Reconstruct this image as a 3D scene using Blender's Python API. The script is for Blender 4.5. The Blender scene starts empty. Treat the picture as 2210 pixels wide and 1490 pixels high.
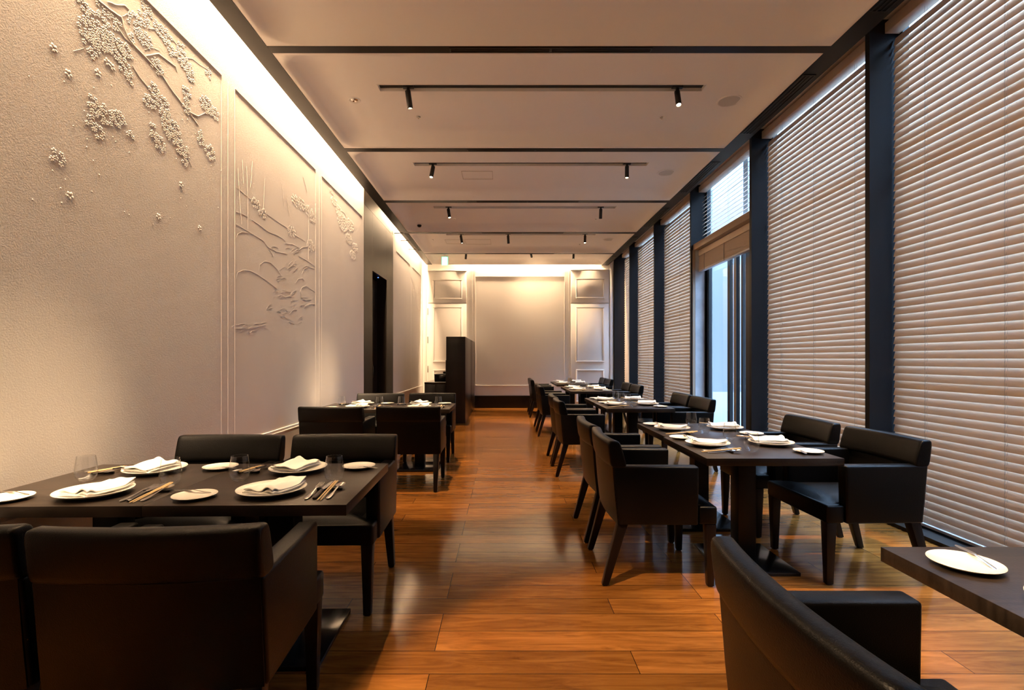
import bpy, bmesh, math, random
from mathutils import Vector, Matrix
random.seed(7)
sc = bpy.context.scene
COL = sc.collection
PI = math.pi

# ------------------------------------------------------------------ camera, world, exposure
H = 1.27                      # eye height
cd = bpy.data.cameras.new('camera'); cam = bpy.data.objects.new('camera', cd); COL.objects.link(cam)
cam.location = (0, 0, H); cam.rotation_euler = (PI/2, 0, 0)
cd.sensor_width = 36; cd.lens = 36*1090/2210
cd.shift_x = 18/2210; cd.shift_y = 30/2210
cd.clip_start = 0.05; cd.clip_end = 200
sc.camera = cam
sc.view_settings.view_transform = 'Standard'; sc.view_settings.look = 'None'
sc.view_settings.gamma = 1; sc.view_settings.use_curve_mapping = False
sc.view_settings.exposure = 0.08
w = bpy.data.worlds.new('overcast_sky'); sc.world = w; w.use_nodes = True
bg = w.node_tree.nodes['Background']; bg.inputs[0].default_value = (0.40, 0.64, 1.0, 1)
# overcast sky: much brighter towards the zenith than at the horizon
_t = w.node_tree; _c = _t.nodes.new('ShaderNodeTexCoord'); _s = _t.nodes.new('ShaderNodeSeparateXYZ'); _t.links.new(_c.outputs['Generated'], _s.inputs[0])
_m = _t.nodes.new('ShaderNodeMath'); _m.operation = 'MAXIMUM'; _m.inputs[1].default_value = 0; _t.links.new(_s.outputs[2], _m.inputs[0])
_p = _t.nodes.new('ShaderNodeMath'); _p.operation = 'POWER'; _p.inputs[1].default_value = 3; _t.links.new(_m.outputs[0], _p.inputs[0])
_a = _t.nodes.new('ShaderNodeMath'); _a.operation = 'MULTIPLY_ADD'; _a.inputs[1].default_value = 74; _a.inputs[2].default_value = 1.2
_t.links.new(_p.outputs[0], _a.inputs[0]); _t.links.new(_a.outputs[0], bg.inputs[1])

WARM = (1.0, 0.68, 0.38)
COVE = (1.0, 0.69, 0.41)
SPOT_W = 580
COVE_W = 112                   # watts per metre
def area(name, loc, rot, sx, sy, power, col, portal=False):
    d = bpy.data.lights.new(name, 'AREA'); d.shape = 'RECTANGLE'; d.size = sx; d.size_y = sy
    d.energy = power; d.color = col
    if portal: d.cycles.is_portal = True
    o = bpy.data.objects.new(name, d); COL.objects.link(o); o.location = loc; o.rotation_euler = rot
    return o
# led strips in the coves (left wall, far wall)
area('cove_light', (-2.04, 2.75, 4.12), (0, 0, 0), 0.08, 9.6, COVE_W*9.6, COVE)
area('cove_light', (-2.04, 11.1, 4.12), (0, 0, 0), 0.08, 3.0, COVE_W*3.0*.75, COVE)
area('cove_light', (0.6, 13.0, 4.12), (0, 0, 0), 3.6, 0.08, COVE_W*4.2*0.9, COVE)
GRID = [0.19 + 1.92*i for i in range(7)]            # window fins
for y0 in GRID[:-1]:
    area('window_portal', (3.42, y0+0.96, 2.0), (0, PI/2, 0), 4.0, 1.85, 1, (1,1,1), portal=True)

# ------------------------------------------------------------------ materials
def mat(name):
    m = bpy.data.materials.new(name); m.use_nodes = True
    nt = m.node_tree; b = nt.nodes['Principled BSDF']
    return m, nt, b
def N(nt, t, **k):
    n = nt.nodes.new(t)
    for a, v in k.items(): setattr(n, a, v)
    return n
def simple(name, col, rough=0.5, metal=0.0, spec=0.5, noise=None, bump=0.0, bscale=200, coat=0):
    m, nt, b = mat(name)
    b.inputs['Base Color'].default_value = (*col, 1); b.inputs['Roughness'].default_value = rough
    b.inputs['Metallic'].default_value = metal; b.inputs['Specular IOR Level'].default_value = spec
    if coat: b.inputs['Coat Weight'].default_value = coat; b.inputs['Coat Roughness'].default_value = .08
    tc = N(nt, 'ShaderNodeTexCoord')
    if noise:
        nz = N(nt, 'ShaderNodeTexNoise'); nz.inputs['Scale'].default_value = noise[0]; nz.inputs['Detail'].default_value = 5
        mp = N(nt, 'ShaderNodeMapping'); mp.inputs['Scale'].default_value = noise[2] if len(noise) > 2 else (1,1,1)
        nt.links.new(tc.outputs['Object'], mp.inputs[0]); nt.links.new(mp.outputs[0], nz.inputs['Vector'])
        cr = N(nt, 'ShaderNodeValToRGB'); k = noise[1]
        cr.color_ramp.elements[0].position = .3; cr.color_ramp.elements[1].position = .7
        cr.color_ramp.elements[0].color = (*[c*(1-k) for c in col], 1); cr.color_ramp.elements[1].color = (*[min(1, c*(1+k)) for c in col], 1)
        nt.links.new(nz.outputs[0], cr.inputs[0]); nt.links.new(cr.outputs[0], b.inputs['Base Color'])
    if bump:
        nb = N(nt, 'ShaderNodeTexNoise'); nb.inputs['Scale'].default_value = bscale; nb.inputs['Detail'].default_value = 3
        nt.links.new(tc.outputs['Object'], nb.inputs['Vector'])
        bp = N(nt, 'ShaderNodeBump'); bp.inputs['Strength'].default_value = bump; bp.inputs['Distance'].default_value = .002
        nt.links.new(nb.outputs[0], bp.inputs['Height']); nt.links.new(bp.outputs[0], b.inputs['Normal'])
    return m
def emis(name, col, s):
    m, nt, b = mat(name); b.inputs['Base Color'].default_value = (*col, 1)
    b.inputs['Emission Color'].default_value = (*col, 1); b.inputs['Emission Strength'].default_value = s
    return m
M = {}
M['plaster'] = simple('plaster', (.82, .78, .74), .9, spec=.2, noise=(1.2, .03), bump=.5, bscale=160)
M['relief'] = simple('relief_plaster', (.82, .78, .74), .85, spec=.2)
M['ceil'] = simple('ceiling_paint', (.90, .85, .80), .75, spec=.25, bump=.1, bscale=90)
M['white'] = simple('white_paint', (.82, .78, .73), .55, spec=.3)
M['tablewood'] = simple('table_wood', (.005, .004, .003), .4, spec=.25)
M['dark'] = simple('dark_stained_wood', (.012, .008, .0055), .42, spec=.22, noise=(6, .3, (1, 1, .08)), bump=.1, bscale=60)
M['darkgloss'] = simple('black_lacquer', (.008, .007, .007), .16, spec=.5)
M['black'] = simple('black_metal', (.008, .008, .009), .45)
M['fin'] = simple('charcoal_fin', (.007, .0075, .0095), .5, spec=.3, bump=.1, bscale=50)
M['top'] = simple('table_veneer', (.020, .0135, .0095), .32, spec=.3, noise=(5, .45, (1, 12, 1)), bump=.15, bscale=120)
M['leather'] = simple('black_leather', (.0022, .0019, .0017), .35, spec=.17, bump=.4, bscale=330)
M['legwood'] = simple('leg_wood', (.007, .0035, .0025), .35, spec=.3, noise=(8, .3, (1, 1, .1)))
M['china'] = simple('white_china', (.80, .77, .70), .14, coat=.5)
M['linen'] = simple('white_linen', (.82, .80, .76), .9, spec=.1, bump=.2, bscale=400)
M['steel'] = simple('polished_steel', (.78, .74, .68), .16, metal=1)
M['darksteel'] = simple('black_handle', (.02, .016, .016), .2)
M['bamboo'] = simple('bamboo', (.60, .42, .20), .5, noise=(20, .15, (1, .1, 1)))
M['slat'] = simple('blind_slat', (.74, .60, .47), .5, spec=.3)
M['rail'] = simple('blind_rail', (.72, .72, .74), .4)
M['cord'] = simple('blind_cord', (.35, .32, .30), .8)
M['frame'] = simple('beige_frame', (.34, .24, .16), .5)
M['concrete'] = simple('concrete', (.42, .44, .46), .85, noise=(4, .18), bump=.3, bscale=30)
M['metalpanel'] = simple('door_metal', (.014, .009, .006), .30, spec=.3)
M['lens'] = emis('lamp_lens', (1.0, .78, .5), 60)
M['led'] = emis('blue_led', (.1, .25, 1), 3)
M['exitwhite'] = emis('exit_sign_face', (.72, 1.0, .88), .95)
M['exitgreen'] = emis('exit_sign_edge', (.10, .75, .42), .9)
M['terrace'] = simple('terrace_stone', (.03, .03, .03), .8, noise=(3, .1))
M['speaker'] = simple('speaker_grille', (.62, .57, .52), .8, bump=.4, bscale=600)
# clear glass
def glass(name, tint=(1, 1, 1), ior=1.5):
    m = bpy.data.materials.new(name); m.use_nodes = True; nt = m.node_tree; nt.nodes.clear()
    out = N(nt, 'ShaderNodeOutputMaterial'); mx = N(nt, 'ShaderNodeMixShader')
    tr = N(nt, 'ShaderNodeBsdfTransparent'); tr.inputs[0].default_value = (*tint, 1)
    gl = N(nt, 'ShaderNodeBsdfGlossy'); gl.inputs['Roughness'].default_value = .02
    fr = N(nt, 'ShaderNodeFresnel'); ge = N(nt, 'ShaderNodeNewGeometry'); ri = N(nt, 'ShaderNodeMapRange')
    ri.inputs['To Min'].default_value = ior; ri.inputs['To Max'].default_value = 1/ior     # same reflectance from either side of the thin wall
    nt.links.new(ge.outputs['Backfacing'], ri.inputs[0]); nt.links.new(ri.outputs[0], fr.inputs[0])
    nt.links.new(fr.outputs[0], mx.inputs[0]); nt.links.new(tr.outputs[0], mx.inputs[1]); nt.links.new(gl.outputs[0], mx.inputs[2])
    nt.links.new(mx.outputs[0], out.inputs[0])
    return m
M['glass'] = glass('clear_glass', (.98, .985, .99), 1.55); M['pane'] = glass('window_glass', (.98, .99, 1), 1.3)
# lacquered plank floor
def floor_mat():
    m, nt, b = mat('lacquered_planks')
    tc = N(nt, 'ShaderNodeTexCoord'); mp = N(nt, 'ShaderNodeMapping'); mp.inputs['Location'].default_value = (.3, -.115, 0)
    nt.links.new(tc.outputs['Object'], mp.inputs[0])
    br = N(nt, 'ShaderNodeTexBrick'); br.offset = .37; br.offset_frequency = 3; br.squash = 1
    br.inputs['Scale'].default_value = 1; br.inputs['Brick Width'].default_value = 1.35; br.inputs['Row Height'].default_value = .16
    br.inputs['Mortar Size'].default_value = .0016; br.inputs['Mortar Smooth'].default_value = .3; br.inputs['Bias'].default_value = 0
    br.inputs['Color1'].default_value = (0, 0, 0, 1); br.inputs['Color2'].default_value = (1, 1, 1, 1); br.inputs['Mortar'].default_value = (.5, .5, .5, 1)
    nt.links.new(mp.outputs[0], br.inputs['Vector'])
    # per-plank offset of the grain
    ad = N(nt, 'ShaderNodeVectorMath', operation='MULTIPLY_ADD'); ad.inputs[1].default_value = (7, 5, 9)
    nt.links.new(br.outputs['Color'], ad.inputs[0]); nt.links.new(mp.outputs[0], ad.inputs[2])
    mg = N(nt, 'ShaderNodeMapping'); mg.inputs['Scale'].default_value = (1.3, 11, 1); nt.links.new(ad.outputs[0], mg.inputs[0])
    g1 = N(nt, 'ShaderNodeTexNoise'); g1.inputs['Scale'].default_value = 2.2; g1.inputs['Detail'].default_value = 7; g1.inputs['Roughness'].default_value = .62
    g1.inputs['Distortion'].default_value = 1.1
    nt.links.new(mg.outputs[0], g1.inputs['Vector'])
    cr = N(nt, 'ShaderNodeValToRGB'); e = cr.color_ramp.elements
    e[0].position = .30; e[0].color = (.14, .046, .009, 1); e[1].position = .72; e[1].color = (.33, .132, .027, 1)
    e2 = cr.color_ramp.elements.new(.5); e2.color = (.235, .086, .016, 1)
    nt.links.new(g1.outputs[0], cr.inputs[0])
    mv = N(nt, 'ShaderNodeMix', data_type='RGBA', blend_type='MULTIPLY'); mv.inputs[0].default_value = 1
    mr = N(nt, 'ShaderNodeMapRange'); mr.inputs['To Min'].default_value = .62; mr.inputs['To Max'].default_value = 1.15
    nt.links.new(br.outputs['Color'], mr.inputs[0]); nt.links.new(cr.outputs[0], mv.inputs[6]); nt.links.new(mr.outputs[0], mv.inputs[7])
    mm = N(nt, 'ShaderNodeMix', data_type='RGBA'); nt.links.new(br.outputs['Fac'], mm.inputs[0]); nt.links.new(mv.outputs[2], mm.inputs[6]); mm.inputs[7].default_value = (.02, .008, .003, 1)
    nt.links.new(mm.outputs[2], b.inputs['Base Color'])
    b.inputs['Roughness'].default_value = .14; b.inputs['Specular IOR Level'].default_value = .19
    b.inputs['Coat Weight'].default_value = 0; b.inputs['Coat Roughness'].default_value = .07
    nb = N(nt, 'ShaderNodeTexNoise'); nb.inputs['Scale'].default_value = 9; nb.inputs['Detail'].default_value = 2
    mb = N(nt, 'ShaderNodeMapping'); mb.inputs['Scale'].default_value = (.5, 1.6, 1); nt.links.new(ad.outputs[0], mb.inputs[0]); nt.links.new(mb.outputs[0], nb.inputs['Vector'])
    b1 = N(nt, 'ShaderNodeBump'); b1.inputs['Strength'].default_value = .10; b1.inputs['Distance'].default_value = .004
    nt.links.new(nb.outputs[0], b1.inputs['Height'])
    b2 = N(nt, 'ShaderNodeBump', invert=True); b2.inputs['Strength'].default_value = .8; b2.inputs['Distance'].default_value = .0015
    nt.links.new(br.outputs['Fac'], b2.inputs['Height']); nt.links.new(b1.outputs[0], b2.inputs['Normal'])
    nt.links.new(b2.outputs[0], b.inputs['Normal']); nt.links.new(b2.outputs[0], b.inputs['Coat Normal'])
    return m
M['floor'] = floor_mat()

# ------------------------------------------------------------------ geometry helpers
def bm_new(): return bmesh.new()
def box(bm, x0, y0, z0, x1, y1, z1, bev=0, seg=2, mi=0):
    t = bmesh.new()
    vs = [t.verts.new(p) for p in [(x0,y0,z0),(x1,y0,z0),(x1,y1,z0),(x0,y1,z0),(x0,y0,z1),(x1,y0,z1),(x1,y1,z1),(x0,y1,z1)]]
    for f in [(3,2,1,0),(4,5,6,7),(0,1,5,4),(1,2,6,5),(2,3,7,6),(3,0,4,7)]: t.faces.new([vs[i] for i in f])
    if bev: bmesh.ops.bevel(t, geom=t.edges[:], offset=bev, segments=seg, affect='EDGES', profile=.5)
    merge(bm, t, mi)
def merge(bm, t, mi=0, mtx=None):
    mp = {}
    for v in t.verts: mp[v] = bm.verts.new(mtx @ v.co if mtx else v.co)
    for f in t.faces:
        try: g = bm.faces.new([mp[v] for v in f.verts]); g.material_index = mi; g.smooth = True
        except ValueError: pass
    t.free()
def hexa(bm, bot, top, bev=0, seg=2):
    """8-corner solid from two quads"""
    t = bmesh.new(); vs = [t.verts.new(p) for p in bot+top]
    for f in [(3,2,1,0),(4,5,6,7),(0,1,5,4),(1,2,6,5),(2,3,7,6),(3,0,4,7)]: t.faces.new([vs[i] for i in f])
    if bev: bmesh.ops.bevel(t, geom=t.edges[:], offset=bev, segments=seg, affect='EDGES', profile=.5)
    merge(bm, t)
def loft(bm, rings, cap=True, closed=True):
    rv = [[bm.verts.new(p) for p in r] for r in rings]; n = len(rings[0])
    for a, b in zip(rv, rv[1:]):
        for i in range(n if closed else n-1):
            j = (i+1) % n
            f = bm.faces.new((a[i], a[j], b[j], b[i])); f.smooth = True
    if cap:
        for r in (rv[0][::-1], rv[-1]):
            try: f = bm.faces.new(r); f.smooth = True
            except ValueError: pass
    return rv
def lathe(bm, prof, n=32, c=(0,0,0)):
    rings = []
    for r, z in prof:
        rings.append([(c[0]+r*math.cos(2*PI*i/n), c[1]+r*math.sin(2*PI*i/n), c[2]+z) for i in range(n)])
    loft(bm, rings, cap=True)
def tube(bm, pts, r, n=6, flat=None):
    """tube along a polyline; flat=(axis, factor) squashes it"""
    P = [Vector(p) for p in pts]; rings = []
    for i, p in enumerate(P):
        d = (P[min(i+1, len(P)-1)] - P[max(i-1, 0)]).normalized()
        up = Vector((0,0,1)) if abs(d.z) < .95 else Vector((1,0,0))
        a = d.cross(up).normalized(); b = a.cross(d)
        rr = r[i] if isinstance(r, (list, tuple)) else r
        ring = []
        for k in range(n):
            o = (a*math.cos(2*PI*k/n) + b*math.sin(2*PI*k/n))*rr
            if flat is not None: o[flat[0]] *= flat[1]
            ring.append(tuple(p+o))
        rings.append(ring)
    loft(bm, rings)
def prism(bm, pts, z0, z1, bev=0):
    t = bmesh.new(); a = [t.verts.new((x, y, z0)) for x, y in pts]; b = [t.verts.new((x, y, z1)) for x, y in pts]
    n = len(pts); t.faces.new(a[::-1]); t.faces.new(b)
    for i in range(n): t.faces.new((a[i], a[(i+1)%n], b[(i+1)%n], b[i]))
    if bev: bmesh.ops.bevel(t, geom=t.edges[:], offset=bev, segments=3, affect='EDGES', profile=.5)
    merge(bm, t)
def obj(name, bm, m, parent=None, sharp=35):
    bmesh.ops.recalc_face_normals(bm, faces=bm.faces[:])
    me = bpy.data.meshes.new(name); bm.to_mesh(me); bm.free()
    for mm in (m if isinstance(m, (list, tuple)) else [m]): me.materials.append(mm)
    me.set_sharp_from_angle(angle=math.radians(sharp))
    o = bpy.data.objects.new(name, me); COL.objects.link(o)
    if parent: o.parent = parent
    return o
def bobj(name, b, m, parent=None, bev=0):
    bm = bm_new(); box(bm, *b, bev=bev); return obj(name, bm, m, parent)
def tag(o, label, cat, group=None, kind=None):
    o['label'] = label; o['category'] = cat
    if group: o['group'] = group
    if kind: o['kind'] = kind
    return o
def struct(o, label=None):
    o['kind'] = 'structure'
    if label: o['label'] = label; o['category'] = o.name.split('_')[0].split('.')[0]
    return o
def thing(name, label, cat, loc=(0,0,0), rz=0, group=None):
    o = bpy.data.objects.new(name, None); COL.objects.link(o); o.empty_display_size = .1
    o.location = loc; o.rotation_euler = (0, 0, rz)
    return tag(o, label, cat, group)
def dup(root, loc, rz, label, group=None):
    def cp(o, par):
        c = o.copy(); COL.objects.link(c)
        if par: c.parent = par
        for ch in kids.get(o, []): cp(ch, c)
        return c
    kids = {}
    def walk(o):
        kids[o] = list(o.children)
        for ch in kids[o]: walk(ch)
    walk(root)
    r = cp(root, None); r.location = loc; r.rotation_euler = (0, 0, rz); r['label'] = label
    if group: r['group'] = group
    return r

# ------------------------------------------------------------------ room shell
ZC = 3.69; XL = -2.097; XF = 2.92; YB = 13.06; YN = -2.2; ZT = 3.98
struct(bobj('floor', (-2.3, YN, -.12, 3.20, YB+.2, 0), M['floor']), 'glossy orange-brown plank floor')
struct(bobj('ground', (3.21, -6, -.14, 14, 20, -.04), M['terrace']), 'pale terrace outside the windows')
# left wall: plaster, then dark door section, then plaster
DS0, DS1 = 7.57, 9.56
bm = bm_new(); box(bm, XL-.2, YN, 0, XL, DS0, 4.25); box(bm, XL-.2, DS1, 0, XL, YB+.2, 4.25)
struct(obj('wall_left', bm, M['plaster']), 'cream plaster wall with relief panels')
struct(bobj('wall_far', (XL, YB, 0, 3.20, YB+.2, 4.25), M['white']), 'cream far wall under the bright cove')
struct(bobj('wall_near', (-2.3, YN-.2, 0, 3.20, YN, 4.25), M['dark']), 'dark wall behind the camera')
struct(bobj('wall_right', (2.95, YN, 0, 3.20, GRID[0], ZT+.1), M['fin']), 'dark end wall beside the windows')
# upper ceiling slab
bm = bm_new(); box(bm, -1.86, YN, ZT, 3.22, 12.92, ZT+.12); box(bm, 2.6, 12.92, ZT, 3.22, YB+.2, ZT+.12)
box(bm, -2.3, YN, 4.22, -1.80, YB+.2, 4.30); box(bm, -1.88, YN, ZC+.11, -1.85, 12.92, 4.22); box(bm, -1.86, 12.86, 4.22, 2.64, YB+.2, 4.30); box(bm, -1.85, 12.88, ZC+.16, 2.6, 12.91, 4.22); box(bm, 2.6, 12.92, ZC, 2.64, YB, 4.22)
struct(obj('ceiling', bm, M['ceil']), 'upper ceiling above coves and window pocket')
# baseboards
struct(bobj('baseboard_far', (-.75, YB-.02, 0, 2.84, YB, .32), M['darkgloss']), 'black gloss baseboard of the far wall')
bm = bm_new(); box(bm, XL, YN, 0, XL+.012, DS0, .30); box(bm, XL, DS1, 0, XL+.012, YB, .30)
struct(obj('baseboard_left', bm, M['darkgloss']), 'black baseboard of the left wall')

# ceiling panels with recessed centres and a lamp slot
PX0, PX1 = -1.831, 2.531
joints = [(-2.2, -1.85), (-1.85-.0, -1.85), ]
panels = [(-1.76, .08), (.17, 1.98), (2.07, 3.905), (3.99, 5.80), (5.89, 7.71), (7.815, 9.635), (9.745, 11.56), (11.64, 12.95)]
slots = [None, (.84, .95), (2.76, 2.87), (4.655, 4.765), (6.50, 6.61), (8.37, 8.48), (10.19, 10.30), (11.80, 11.89)]
SX0, SX1 = -1.165, 1.868
def panel(y0, y1, slot):
    xs = sorted(set([PX0 + (PX1-PX0)*i/110 for i in range(111)] + ([SX0, SX1] if slot else [])))
    ys = sorted(set([y0 + (y1-y0)*i/52 for i in range(53)] + (list(slot) if slot else [])))
    def hgt(x, y):
        cx, cy, hx, hy = (PX0+PX1)/2, (y0+y1)/2, (PX1-PX0)/2-.045, (y1-y0)/2-.035
        r = .22; qx = abs(x-cx)-(hx-r); qy = abs(y-cy)-(hy-r)
        sd = math.hypot(max(qx, 0), max(qy, 0)) + min(max(qx, qy), 0) - r
        e = max(0, -sd); t = min(e/.24, 1)
        return (.018 if e > 0 else 0) + .092*(1-(1-t)**2)
    bm = bm_new(); V = {}
    for i, x in enumerate(xs):
        for j, y in enumerate(ys):
            V[i, j] = bm.verts.new((x, y, ZC + hgt(x, y)))
    for i in range(len(xs)-1):
        for j in range(len(ys)-1):
            if slot and xs[i] >= SX0-1e-6 and xs[i+1] <= SX1+1e-6 and ys[j] >= slot[0]-1e-6 and ys[j+1] <= slot[1]+1e-6: continue
            f = bm.faces.new((V[i, j], V[i, j+1], V[i+1, j+1], V[i+1, j])); f.smooth = True
    # skirt for thickness
    for (a, b) in [((PX0, y0), (PX1, y0)), ((PX1, y0), (PX1, y1)), ((PX1, y1), (PX0, y1)), ((PX0, y1), (PX0, y0))]:
        q = [bm.verts.new(p) for p in [(a[0], a[1], ZC), (b[0], b[1], ZC), (b[0], b[1], ZC+.19), (a[0], a[1], ZC+.19)]]
        bm.faces.new(q)
    # backing sheet so the panel is solid from above
    q = [bm.verts.new(p) for p in [(PX0, y0, ZC+.19), (PX1, y0, ZC+.19), (PX1, y1, ZC+.19), (PX0, y1, ZC+.19)]]; bm.faces.new(q)
    me_o = obj('ceiling_panel', bm, M['ceil'], sharp=50)
    return me_o
for k, ((y0, y1), s) in enumerate(zip(panels, slots)):
    o = panel(y0, y1, s); o.name = 'ceiling_panel'
    struct(o, 'coved off-white ceiling panel, number %s from the camera wall' % ['one','two','three','four','five','six','seven','eight'][k])
    if s:
        zz = ZC+.108
        t = thing('lighting_track', 'black lighting track recessed in ceiling panel %s from the camera wall' % ['one','two','three','four','five','six','seven','eight'][k], 'lighting track', ((SX0+SX1)/2, (s[0]+s[1])/2, zz), 0, 'recessed lighting tracks')
        L = (SX1-SX0)/2; W = (s[1]-s[0])/2
        bm = bm_new()
        box(bm, -L-.006, -W-.006, -.002, -L, W+.006, .06); box(bm, L, -W-.006, -.002, L+.006, W+.006, .06)
        box(bm, -L, W, -.002, L, W+.006, .06); box(bm, -L, -W-.006, -.002, L, -W, .06)
        obj('recess', bm, M['ceil'], t)
        bobj('rail', (-L+.001, -W+.001, .03, L-.001, W-.001, .058), M['black'], t)
# dark cross strips with air grilles, and side bands
n = 1
for a, b in zip(panels, panels[1:]):
    y0, y1 = a[1], b[0]
    bm = bm_new(); box(bm, PX0, y0, ZC-.004, PX1, y1, ZC+.10)
    o = obj('trim_%d' % n, bm, M['dark' if n % 2 else 'dark']); struct(o, 'dark cross strip between ceiling panels'); n += 1
    g = thing('air_grille', 'black slot air grille in the ceiling strip %.0f m down the room' % y0, 'air grille', (.367, (y0+y1)/2, ZC-.004), 0, 'slot air grilles in the ceiling strips')
    bm = bm_new(); box(bm, -.79, -.028, -.004, .79, -.020, .001); box(bm, -.79, .020, -.004, .79, .028, .001); box(bm, -.79, -.02, -.004, -.78, .02, .001)
    box(bm, .78, -.02, -.004, .79, .02, .001); box(bm, -.01, -.02, -.004, .01, .02, .001); box(bm, -.78, -.003, -.003, .78, .003, .001)
    obj('grille_frame', bm, M['black'], g)
struct(bobj('trim_20', (-1.984, YN, ZC-.003, PX0-.001, 12.95, ZC+.11), M['dark']), 'dark brown ceiling band along the left cove')
struct(bobj('trim_21', (PX1+.001, YN, ZC-.003, 2.70, YB, ZC+.11), M['fin']), 'dark ceiling band along the windows')
struct(bobj('trim_22', (PX0, 12.93, ZC-.003, PX1, 12.95, ZC+.16), M['ceil']), 'edge of the ceiling at the far cove')
for k in range(6):
    y = 2.45+1.9*k
    g = thing('air_grille', 'black linear air grille in the window-side band about %.0f m away' % y, 'air grille', (2.60, y+.5, ZC-.003), 0, 'linear grilles along the window band')
    bm = bm_new(); 
    for xx in (-.055, -.022, .011, .044): box(bm, xx, -.55, -.007, xx+.011, .55, .001)
    box(bm, -.055, -.56, -.007, .055, -.55, .001); box(bm, -.055, .55, -.007, .055, .56, .001)
    obj('grille_frame', bm, M['black'], g)
g = thing('air_grille', 'linear air grille in the dark band beside the left cove', 'air grille', (-1.88, 10.5, ZC-.003))
bm = bm_new()
for xx in (-.03, 0, .028): box(bm, xx, -.75, -.007, xx+.009, .75, .001)
box(bm, -.03, -.76, -.007, .037, -.75, .001); box(bm, -.03, .75, -.007, .037, .76, .001)
obj('grille_frame', bm, M['black'], g)
for k, y in enumerate((9.69, 10.30, 11.13)):
    tag(bobj('cove_bracket', (XL+.001, y-.02, ZC-.012, -1.93, y+.02, ZC-.004), M['dark']), 'dark bracket crossing the left cove, %s from the camera' % ['nearest', 'middle', 'farthest'][k], 'bracket', 'brackets across the cove')

# left wall mouldings (panel borders)
def wy(px): return 1090*2.097/(1087-px)
def wp(px, py, dx=0):
    d = wy(px); return (XL+dx, d, H + (775-py)*d/1090)
bm = bm_new()
def vline(y, z0=.60, z1=3.38, w_=.0035, t_=.0010): box(bm, XL-.001, y-w_/2, z0, XL+t_, y+w_/2, z1)
def hline(z, y0, y1, w_=.006, t_=.004): box(bm, XL-.001, y0, z-w_/2, XL+t_, y1, z+w_/2)
for y in (3.753, 3.842, 3.94, 5.63, 5.743, 5.816): vline(y)
for y in (11.45,): vline(y)
hline(3.38, YN, 3.753); hline(3.38, 3.94, 5.63); hline(3.38, 5.816, 7.47); hline(3.38, 9.85, 11.3); hline(3.38, 11.6, 12.8)
hline(.60, YN, DS0, .03, .006); hline(.585, YN, DS0, .006, .009); hline(.575, DS1, YB, .03, .006)
struct(obj('trim_23', bm, M['plaster']), 'thin plaster mouldings of the left wall')

# relief blossoms on the first panel
zc = lambda x, y, s=2.98, ox=0, oy=0: (ox+x/s, oy+y/s)
def petal(bm, y, z, ang, L_=.017, W_=.009, hgt=.0022):
    # small raised teardrop on the wall plane
    rings = []; n_ = 8
    for sc_, hh in ((1, 0), (.8, .7), (.45, 1.0)):
        ring = []
        for k in range(n_):
            a = 2*PI*k/n_; u = math.cos(a)*L_*sc_*.5 + L_*.62; v = math.sin(a)*W_*sc_*(.8+.2*math.cos(a))
            ring.append((XL-.0005+hgt*hh, y+u*math.cos(ang)-v*math.sin(ang), z+u*math.sin(ang)+v*math.cos(ang)))
        rings.append(ring)
    loft(bm, rings)
def blossom(bm, y, z, s=1.0, hgt=.0026):
    a0 = random.random()*6.28
    for k in range(5): petal(bm, y, z, a0+k*2*PI/5, .019*s, .0095*s, hgt*s)
def cluster(bm, px, py, rx, ry, s=1.0, dens=1.0):
    c = wp(px, py); d = c[1]; ky = d*d/(1090*2.097); kz = d/1090
    RY, RZ = rx*ky, ry*kz
    s *= .74; nb = max(3, int(dens*RY*RZ*PI/(.0011*s*s)))
    pts = []
    for _ in range(nb*14):
        if len(pts) >= nb: break
        a = random.random()*6.28; r = math.sqrt(random.random())
        p = (c[1]+RY*r*math.cos(a), c[2]+RZ*r*math.sin(a))
        if all((p[0]-q[0])**2+(p[1]-q[1])**2 > (.033*s)**2 for q in pts): pts.append(p)
    for p in pts: blossom(bm, p[0], p[1], s)
mural = thing('wall_relief', 'white plaster relief of a blossoming cherry branch on the nearest wall panel', 'wall relief', (0, 0, 0))
bb = bm_new()
for (x, y, rx, ry) in [(560,190,55,70),(640,210,95,110),(700,110,80,55),(590,300,50,70),(720,290,95,70),(800,320,50,45),(800,430,45,50),(840,500,22,40),
        (870,150,50,55),(930,250,55,45),(920,120,40,40),(1050,210,55,50),(1100,320,45,40),(1170,320,30,35),(1190,410,55,45),(1220,480,30,35),(1340,470,18,30),(1010,430,35,50),(990,580,30,45),
        (960,660,40,40),(1040,670,50,55),(1060,740,40,40),(1100,820,60,60),(1120,880,50,45),(990,850,25,60),(1030,930,30,50),(1330,680,45,50),(1200,680,22,55),(1385,730,20,45),
        (1290,890,22,45),(1350,980,35,45),(1170,960,45,45),(1190,1030,20,40),(610,680,45,60),(670,740,80,60),(760,760,45,55),(590,790,50,40),(640,850,35,45),(840,870,22,28),(370,1020,45,50),(1200,600,25,40),
        (540,40,50,40),(950,60,35,40),(850,250,20,30)]:
    p = zc(x, y); cluster(bb, p[0], p[1], rx/2.98, ry/2.98, 1.0)
for (x, y) in [(345,310),(440,475),(630,470),(1165,1190),(1020,1395),(1285,1470),(450,1260),(720,430),(690,400)]:
    q = wp(*zc(x, y)); blossom(bb, q[1], q[2], 1.1, .002)
for _ in range(55):
    x = random.uniform(150, 1420); y = random.uniform(60, 1490)
    if y < 500 and x > 500: continue
    q = wp(*zc(x, y)); petal(bb, q[1], q[2], random.random()*6.28, .012, .006, .0016)
o = obj('blossoms', bb, M['relief'], mural, sharp=60); o['kind'] = 'stuff'
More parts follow.
